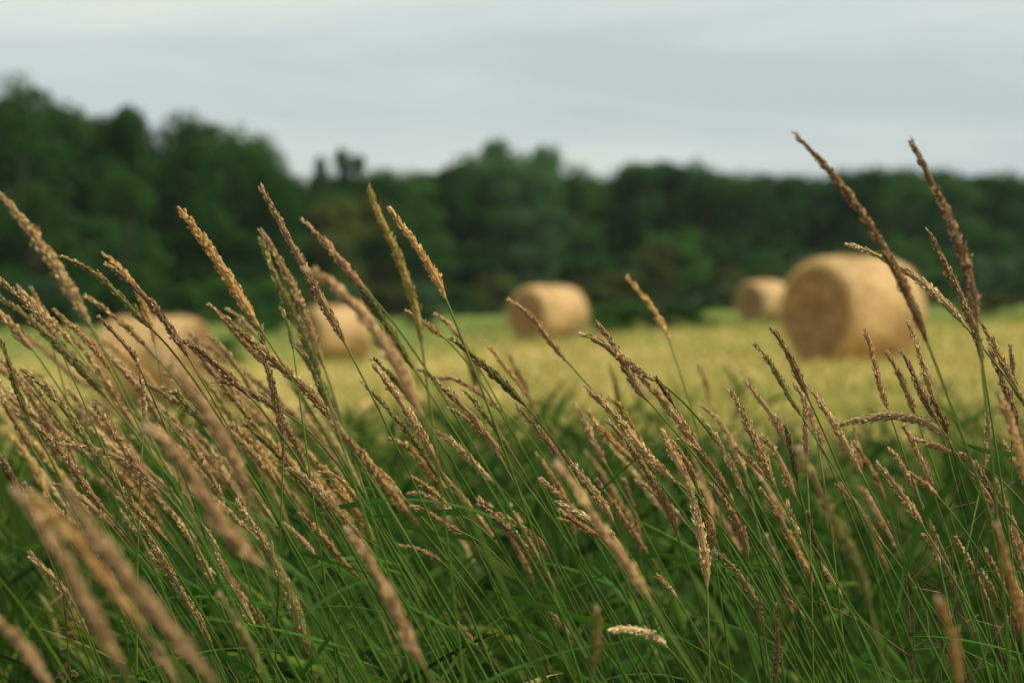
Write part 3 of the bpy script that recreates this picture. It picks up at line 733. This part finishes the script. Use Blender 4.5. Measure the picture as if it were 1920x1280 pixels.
1250,820 1285,862 1305,905|12|.92|b|soft stalk behind the one leaning into the messy clump
1195,900 1240,935 1290,985|11|.9|b|soft stalk under the bunch right of centre
'''
# scattered companions: count, tip x range, tip y range, lean from vertical (deg), length, width, nearness, colours, label, group
FILL = [
 (54,(-80,400),(600,850),(36,60),(160,290),(12,17),(.58,.90),'btorbt','tan seed stalk blurred within the dense crowd between the left edge and the left bale','crowded seed stalks at left'),
 (26,(330,700),(640,880),(30,48),(150,250),(12,16),(.66,.96),'btogby','soft tan seed stalk in the thicket below the small left bale','seed stalks below the small left bale'),
 (12,(0,420),(880,1080),(30,50),(120,210),(11,15),(.85,1.0),'bptb','brown seed stalk low among green stems under the left crowd','low seed stalks at left'),
 (10,(760,1240),(800,960),(28,42),(120,190),(10,14),(.6,.88),'obrt','faint soft seed stalk in the green gap below the middle bale','faint seed stalks at centre'),
 (10,(1280,1640),(800,960),(20,34),(120,190),(10,14),(.62,.92),'bort','faint soft seed stalk behind the crisp ones below the big bale','faint seed stalks below the big bale'),
 (10,(1660,1930),(820,1080),(14,30),(120,200),(11,15),(.8,1.03),'bprb','brown seed stalk in the tangle beneath the flat bent stalk at right','tangled seed stalks at right'),
 (6,(850,1350),(640,720),(15,30),(60,110),(8,10),(.5,.62),'gyb','ghostly thin stalk dissolving over the yellow field','ghostly thin stalks over the field'),
]
# leaf blades traced from the photograph (tip ... base), width, nearness
LEAVES = '''
575,962 640,945 700,925 758,911|14|1.0
660,970 750,966 860,966 960,966|13|1.0
745,985 820,1000 880,1005 935,1008|12|1.0
1795,905 1745,940 1690,1030 1645,1135|38|1.08
900,1105 1000,1125 1100,1155 1210,1185|17|1.18
1800,828 1850,850 1900,862|12|1.06
310,1148 360,1118 420,1106|9|1.0
0,1048 50,1022 92,1003|9|1.0
1580,1208 1620,1238 1662,1272|9|1.0
1165,1060 1120,1085 1080,1108|6|1.0
1440,1035 1400,1045 1360,1066|8|1.0
700,1078 600,1050 560,1040|9|1.0
1480,1110 1570,1120 1600,1128|8|1.0
1720,1052 1760,1070 1800,1088|8|.98
'''
# ------------------------------------------------------------------ flowering grass stalks
WSC = 1 / FPX
ROOTS = []
def axis_curve(pts, d0, d1, m=40):
    """smooth 3-D head axis, foot first; pts in photo pixels tip -> foot"""
    q = np.array(pts, float)[::-1]
    s = np.concatenate([[0], np.cumsum(np.linalg.norm(np.diff(q, axis=0), axis=1))]); s /= s[-1]
    deg = min(3, len(q) - 1)
    if len(q) >= 4:   # gentle smoothing spline by least squares
        deg = 3
    cx, cy = np.polyfit(s, q[:, 0], deg), np.polyfit(s, q[:, 1], deg)
    u = np.linspace(0, 1, m)
    return at(np.polyval(cx, u), np.polyval(cy, u), d0 + (d1 - d0) * u)

def head_mesh(A, rad, near, col, rng, loose=1.0):
    m = len(A); u = np.linspace(0, 1, m)
    Ln = np.linalg.norm(np.diff(A, axis=0), axis=1).sum()
    T_ = nrm(np.gradient(A, axis=0)); Nn = nrm(np.cross(T_, [0, 1., 0])); Bn = np.cross(T_, Nn)
    sharp = .86 < near < 1.4
    size = (1.0 if sharp else 1.5) * (rad / .0042) ** .35
    nb = max(8, int(Ln / (.0019 if sharp else .0032)))
    s = np.sort(rng.random(nb)); ph = rng.uniform(0, 6.283, 3)
    prof = (.35 + .65 * sstep(0, .16, s)) * (1 - .72 * s ** 2.6) * (1 + .09 * np.sin(s * Ln * 520 + ph[0]) + .09 * np.sin(s * Ln * 150 + ph[1]))
    az = rng.uniform(0, 6.283, nb); bl = rng.uniform(.007, .015, nb) * (1 - .45 * s) * size
    k = 9
    q = rng.random((nb, k)); sb = np.clip(s[:, None] - .03 + q * bl[:, None] / Ln, 0, 1)
    e = rad * prof[:, None] * (.42 + .44 * q ** .7) * rng.uniform(.82, 1.1, (nb, k))
    a2 = az[:, None] + rng.normal(0, .45, (nb, k))
    out_p = (rng.random(nb) < .022 * loose)[:, None]
    e = np.where(out_p, e * 1.5, e)
    def samp(arr): return np.stack([np.interp(sb.ravel(), u, arr[:, i]) for i in range(3)], -1)
    Pa, Ta, Na, Ba = samp(A), nrm(samp(T_)), samp(Nn), samp(Bn)
    radial = np.cos(a2.ravel())[:, None] * Na + np.sin(a2.ravel())[:, None] * Ba
    P = Pa + radial * e.ravel()[:, None]
    D = nrm(Ta + radial * rng.uniform(.06, .38, (nb * k, 1)) + rng.normal(0, .09, (nb * k, 3)))
    mb = MB()
    spindles(mb, P, D, rng.uniform(.0030, .0046, nb * k) * size, rng.uniform(.00062, .00095, nb * k) * size, .65, rng, sb.ravel())
    uc = u[::2]; pc = (.35 + .65 * sstep(0, .16, uc)) * (1 - .72 * uc ** 2.6) * (1 + .09 * np.sin(uc * Ln * 520 + ph[0]) + .09 * np.sin(uc * Ln * 150 + ph[1]))
    tubes(mb, A[None, ::2], (rad * .68 * pc)[None], 7, (2, 3))
    return mb

def leaf_line(p0, d, ln, droop, m=9):
    u = np.linspace(0, 1, m)[:, None]
    return p0 + d * ln * u + np.array([0, 0, -1.]) * droop * ln * u ** 2.2

ALLST = []
def stalk(pts, wpx, near, col, label, group, seed, leaves=None, rootdx=None):
    rng = np.random.default_rng(seed)
    wpx = max(8., wpx - 13 * max(0, abs(near - 1) - .1)); near = 1 + (near - 1) * .78 if near > 1.5 else near
    d = FOCUS / near; lean_d = rng.uniform(-.02, .02) * d
    A = axis_curve(pts, d, d + lean_d)
    rad = np.clip(wpx * WSC * d / 2 * 1.24, .0030, .0082)
    foot = A[0]; T0 = nrm((A[0] - A[3])[None])[0]          # pointing down the stem
    lean = math.atan2(abs(T0[0]), max(1e-3, -T0[2])); sg = np.sign(T0[0]) or 1.
    lean_c = min(lean, R(36))
    ry = foot[1] + rng.uniform(-.05, .05)
    gzv = float(gz(foot[0], ry)); H = foot[2] - gzv
    rx = foot[0] + sg * H * math.tan(lean_c) * .64 if rootdx is None else foot[0] + rootdx
    root = np.array([rx, ry, float(gz(rx, ry)) - .01])
    c1 = foot + T0 * H * (.34 if lean < R(42) else .13)
    c2 = root + np.array([-sg * H * .30 * math.tan(lean_c) * .55, 0, H * .36])
    u = np.linspace(0, 1, 30)[:, None]
    C = (1 - u) ** 3 * foot + 3 * (1 - u) ** 2 * u * c1 + 3 * (1 - u) * u ** 2 * c2 + u ** 3 * root
    C = C[::-1]                                                # root first
    origin = root + [0, 0, .01]
    e = empty('grass_stalk', origin)
    tag(e, label, 'grass stalk', group)
    rr = np.linspace(.00175, .00090, 30) * rng.uniform(.85, 1.15) * (1.15 if near > 1.2 else 1)
    nodes = [int(30 * f) for f in (rng.uniform(.30, .38), rng.uniform(.5, .58), rng.uniform(.68, .76))]
    for k_ in nodes: rr[k_] *= 1.45
    mb = MB(); tubes(mb, C[None], rr[None], 6); mb.obj('stem', STEM, e, True, origin)
    head_mesh(A, rad, near, col, rng, 2.0 if col in 'wt' else 1.0).obj('seed_head', SEED[col], e, False, origin)
    for k_ in nodes:
        if rng.random() > .55: continue
        p0 = C[k_]; az = rng.choice([-1, 1], p=[.62, .38]); el = rng.uniform(.25, .95)
        dv = nrm(np.array([az * math.cos(el), rng.normal(0, .35), math.sin(el)])[None])[0]
        add_leaf(e, origin, p0, dv, rng.uniform(.10, .20), rng.uniform(.05, .45), rng.uniform(.0026, .0050), rng)
    ALLST.append((e, origin, C, near)); ROOTS.append(root)
    return e

def add_leaf(e, origin, p0, dv, ln, droop, hw, rng):
    Lp = leaf_line(p0, dv, ln, droop)
    u = np.linspace(0, 1, len(Lp)); W = hw * (.45 + .55 * sstep(0, .2, u)) * (1 - u ** 2.2) + .0002
    S = np.cross(dv, [0, 0, 1.]); S = nrm((S + rng.normal(0, .35, 3))[None])
    mb = MB(); ribbons(mb, Lp[None], np.repeat(S[None], len(Lp), 1), W[None], .35)
    return mb.obj('leaf', BLADE, e, True, origin)

frng = random.Random(77)
sid = 100
TIPS, TIPS_F, FILLED = [], [], []
for ln_ in TR.strip().splitlines():
    pt, wpx, near, col, lab = ln_.split('|')
    pts = [tuple(float(v) for v in p.split(',')) for p in pt.split()]
    sid += 1
    TIPS.append((pts[0][0], pts[0][1], lab, 0))
    stalk(pts, float(wpx), float(near) * frng.uniform(.99, 1.01), col, lab, 'flowering grass stalks in front of the field', sid)
for n_, xr, yr, ar, lr, wr, kr, cols, lab, grp in FILL:
    for _ in range(n_):
        x0, y0 = frng.uniform(*xr), frng.uniform(*yr); a0 = R(frng.uniform(*ar)); l0 = frng.uniform(*lr); bend = frng.uniform(-.02, .10) * l0
        a1 = a0 - R(frng.uniform(0, 14))
        p1 = (x0 + math.sin(a0) * l0 * .5, y0 + math.cos(a0) * l0 * .5)
        p2 = (p1[0] + math.sin(a1) * l0 * .5, p1[1] + math.cos(a1) * l0 * .5)
        sid += 1
        cc_ = frng.choice(cols)
        FILLED.append(stalk([(x0, y0), p1, p2], frng.uniform(*wr) * .95, frng.uniform(*kr), cc_, lab, grp, sid)); TIPS_F.append((x0, y0, cc_, lab))

# fillers: name each by the picked-out stalk whose tip is nearest
CW = {'b': 'brown', 'p': 'dark purplish', 't': 'tan', 'w': 'pale', 'o': 'orange-tan', 'r': 'pinkish', 'g': 'greenish', 'y': 'olive'}
marks = {}
for px_, py_, lb, n_ in TIPS:
    if not n_:
        sh = lb.split(',')[0]; marks.setdefault(sh, []).append((px_, py_))
marks = {k_: v[0] for k_, v in marks.items() if len(v) == 1 and 3 <= len(k_.split()) <= 10}
used = {}
for (px_, py_, col, fl), e in zip(TIPS_F, FILLED):
    for sh, (mx_, my_) in sorted(marks.items(), key=lambda kv: math.hypot(kv[1][0] - px_, kv[1][1] - py_))[:7]:
        dx, dy = px_ - mx_, py_ - my_
        di = ('above' if dy < 0 else 'below') if abs(dy) > abs(dx) else ('left of' if dx < 0 else 'right of')
        lb = CW[col] + ' stalk with its tip ' + di + ' the ' + sh
        if len(lb.split()) > 16: lb = CW[col] + ' stalk ' + di + ' the ' + sh
        if math.hypot(dx, dy) < 240 and lb not in used and len(lb.split()) <= 16:
            used[lb] = 1; e['label'] = lb; break

# the leaf blades one can pick out, each on the stalk whose stem passes nearest
lrng = np.random.default_rng(9)
taken = set()
for ln_ in LEAVES.strip().splitlines():
    pt, wpx, near = ln_.split('|'); near = float(near)
    q = np.array([[float(v) for v in p.split(',')] for p in pt.split()])[::-1]
    best = None
    for i_, (e, org, C, nr) in enumerate(ALLST):
        if abs(nr - near) > .09 or i_ in taken: continue
        sx, sy, dd = proj(C); dist = np.hypot(sx - q[0, 0], sy - q[0, 1]); k_ = int(dist.argmin())
        if best is None or dist[k_] < best[0]: best = (dist[k_], i_, k_, dd[k_])
    _, i_, k_, dd = best; taken.add(i_); e, org, C, nr = ALLST[i_]
    sx, sy, _ = proj(C[k_])
    off = np.array([sx, sy]) - q[0]; qq = q + off * np.linspace(1, 0, len(q))[:, None] ** 1.5
    s = np.linspace(0, 1, len(q)); u = np.linspace(0, 1, 12); deg = min(2, len(q) - 1)
    P = at(np.polyval(np.polyfit(s, qq[:, 0], deg), u), np.polyval(np.polyfit(s, qq[:, 1], deg), u), dd + .03 * np.sin(u * 2.5))
    P = P + (C[k_] - P[0]) * (1 - u[:, None]) ** 2
    W = float(wpx) * WSC * dd / 2 * (.5 + .5 * sstep(0, .25, u)) * (1 - u ** 3) + .0002
    mb = MB(); ribbons(mb, P[None], np.repeat(nrm(np.array([[.1, .45, -1.]]))[None], 12, 1), W[None], .3)
    mb.obj('leaf', BLADE, e, True, org)

# ------------------------------------------------------------------ leafy undergrowth filling the verge
rng = np.random.default_rng(31)
def shoots(n, y0, y1, hlo, hhi, wscale, name, label, xpad=.7, dens=None, nleaf=4, seed=1, m_=None):
    rng = np.random.default_rng(seed)
    y = np.sqrt(rng.uniform(y0 ** 2, y1 ** 2, n)); x = rng.uniform(-1, 1, n) * (xpad + y * .235) + .15
    if dens is not None:
        keep = rng.random(n) < dens(x, y); x, y = x[keep], y[keep]; n = len(x)
    z = gz(x, y); H = rng.uniform(hlo, hhi, n) * (1 - .22 * sstep(5.5, 9.0, y)) * (1 - .12 * sstep(.3, .9, x / (y * .21)))
    ln = rng.uniform(.18, .40, n) * H
    u = np.linspace(0, 1, 9)
    base = np.stack([x, y, z - .01], -1)
    P = base[:, None] + np.stack([-ln[:, None] * u ** 1.6, rng.normal(0, .06, n)[:, None] * u, H[:, None] * (u - .06 * u ** 3)], -1)
    mb = MB(); tubes(mb, P, np.broadcast_to(np.linspace(.0015, .0006, 9) * wscale, (n, 9)), 4)
    for k_ in range(nleaf):
        f = rng.uniform(.42, .97, n); p0 = np.stack([np.array([np.interp(fi, u, pp[:, i]) for fi, pp in zip(f, P)]) for i in range(3)], -1)
        az = rng.choice([-1, 1], n, p=[.6, .4]); el = rng.uniform(.45, 1.35, n)
        dv = nrm(np.stack([az * np.cos(el), rng.normal(0, .4, n), np.sin(el)], -1))
        L_ = rng.uniform(.09, .26, n); dr = rng.uniform(.0, .42, n); v = np.linspace(0, 1, 7)
        Q = p0[:, None] + dv[:, None] * (L_[:, None] * v)[..., None] + np.array([0, 0, -1.]) * (dr * L_)[:, None, None] * (v ** 2.2)[None, :, None]
        S = nrm(np.cross(dv, [0, 0, 1.]) + rng.normal(0, .5, (n, 3)))
        W = (.0014 + .0062 * rng.random(n) ** 1.6)[:, None] * wscale * ((.45 + .55 * sstep(0, .2, v)) * (1 - v ** 2.2))[None] + .0002
        ribbons(mb, Q, np.repeat(S[:, None], 7, 1), W, .35)
    return tag(mb.obj(name, m_ or UNDER), label, 'grass', kind='stuff')
dens = lambda x, y: np.where((y < 3.2) & (x > y * .10), .24, 1.0) * np.where(y < 2.15, .12, 1.0)
shoots(2300, 1.75, 3.4, .62, .95, 1.0, 'tall_grass', 'green leafy grass and stems filling the foreground between the seed stalks', dens=dens, seed=3, nleaf=2)
shoots(4600, 3.3, 9.4, .78, 1.02, 1.7, 'verge_grass', 'deep green blurred grass of the verge between the seed stalks and the mown field', dens=lambda x, y: (1 - .88 * sstep(5.6, 9.2, y)) * (1 - .6 * sstep(.08, .16, x / y) * (y < 5.2)), seed=4, nleaf=4, m_=VERGE)

# ------------------------------------------------------------------ dry twiggy weeds in the dark corner at right, withered plant at left
m, t = mat('dry_stem')
finish(t, vramp(t, island(t), [(0, (.06, .035, .02)), (.6, (.13, .08, .045)), (1, (.36, .27, .16))]), .8, .15)
DRY = m
m, t = mat('withered_leaf')
finish(t, vramp(t, island(t), [(0, (.22, .13, .035)), (.6, (.40, .27, .08)), (1, (.50, .40, .16))]), .7, .15, .3)
WITH = m
def weed(px, py, near, seed, label, hgt=1.0):
    rng = np.random.default_rng(seed); top = at(px, py, FOCUS / near)
    g = float(gz(top[0] + .1, top[1])); root = np.array([top[0] + .12, top[1], g])
    e = empty('dry_weed', root); tag(e, label, 'dry weed', 'dry twiggy weeds')
    st = MB(); u = np.linspace(0, 1, 14)
    C = root + (top - root) * u[:, None] + np.stack([.015 * np.sin(u * 9 + seed), .01 * np.cos(u * 7), 0 * u], -1) * u[:, None]
    tubes(st, C[None], np.linspace(.0018, .0007, 14)[None], 5); st.obj('stem', DRY, e, True, root)
    for b in range(7):
        k = int(rng.integers(6, 13)); p = C[k]; d = nrm(np.array([[rng.choice([-1, 1]) * rng.uniform(.3, .9), rng.normal(0, .4), rng.uniform(.4, 1)]]))[0]
        L_ = rng.uniform(.06, .17); q = p + d * L_ * .5 + rng.normal(0, .006, 3); r = q + nrm((d + rng.normal(0, .3, 3))[None])[0] * L_ * .5
        tw = MB(); tubes(tw, np.stack([p, q, r])[None], np.array([[.0009, .0007, .0003]]), 4)
        for _ in range(3):
            o_ = q + (r - q) * rng.random(); d2 = nrm((d + rng.normal(0, .8, 3))[None])[0]
            tubes(tw, np.stack([o_, o_ + d2 * .014, o_ + d2 * .03])[None], np.array([[.0005, .0004, .0003]]), 4)
        tw.obj('twig', DRY, e, True, root)
weed(1800, 1005, 1.0, 3, 'dark twiggy dry weed between the wide green blade and the right edge')
weed(1730, 1090, .97, 5, 'thin dry weed standing right under the wide green blade')
weed(1880, 1120, .99, 8, 'dry forked weed in the lower right corner')
weed(1660, 960, .96, 12, 'bare dark weed stem behind the upper end of the wide green blade')
def withered(px, py, near, seed, label):
    rng = np.random.default_rng(seed); top = at(px, py, FOCUS / near)
    g = float(gz(top[0] + .05, top[1])); root = np.array([top[0] + .06, top[1], g])
    e = empty('withered_plant', root); tag(e, label, 'plant')
    u = np.linspace(0, 1, 14); C = root + (top - root) * u[:, None]
    st = MB(); tubes(st, C[None], np.linspace(.002, .0009, 14)[None], 5); st.obj('stem', DRY, e, True, root)
    n = 46; f = rng.uniform(.70, 1, n); p0 = root + (top - root) * f[:, None]
    az = rng.uniform(0, 6.28, n); dv = nrm(np.stack([np.cos(az), np.sin(az) * .8, rng.uniform(-.8, .4, n)], -1)); v = np.linspace(0, 1, 6); L_ = rng.uniform(.008, .02, n)
    Q = p0[:, None] + dv[:, None] * (L_[:, None] * v)[..., None] + np.array([0, 0, -1.]) * (.5 * L_)[:, None, None] * (v ** 2)[None, :, None]
    fm = MB(); ribbons(fm, Q, np.repeat(nrm(rng.normal(size=(n, 3)))[:, None], 6, 1), rng.uniform(.0015, .0035, n)[:, None] * np.sin(v * 2.8 + .2)[None], .4)
    fm.obj('foliage', WITH, e, True, root)
withered(118, 1100, .97, 2, 'small withered plant with curled orange-yellow leaves low among stems at left')

# ------------------------------------------------------------------ faint summer haze
hv = np.array([(x_, y_, z_) for x_ in (-330, 330) for y_ in (-12, 320) for z_ in (-2.2, 28)], float)
hf = [(0, 1, 3), (0, 3, 2), (4, 6, 7), (4, 7, 5), (0, 4, 5), (0, 5, 1), (2, 3, 7), (2, 7, 6), (0, 2, 6), (0, 6, 4), (1, 5, 7), (1, 7, 3)]
mb = MB(); mb.add(hv, hf)
m, t = mat('haze_air')
o_ = nn(t, 'ShaderNodeOutputMaterial'); pv = nn(t, 'ShaderNodeVolumePrincipled')
pv.inputs['Color'].default_value = (.75, .92, .90, 1); pv.inputs['Density'].default_value = .00013; pv.inputs['Anisotropy'].default_value = .2
t.links.new(pv.outputs[0], o_.inputs['Volume'])
tag(mb.obj('haze', m), kind='stuff')
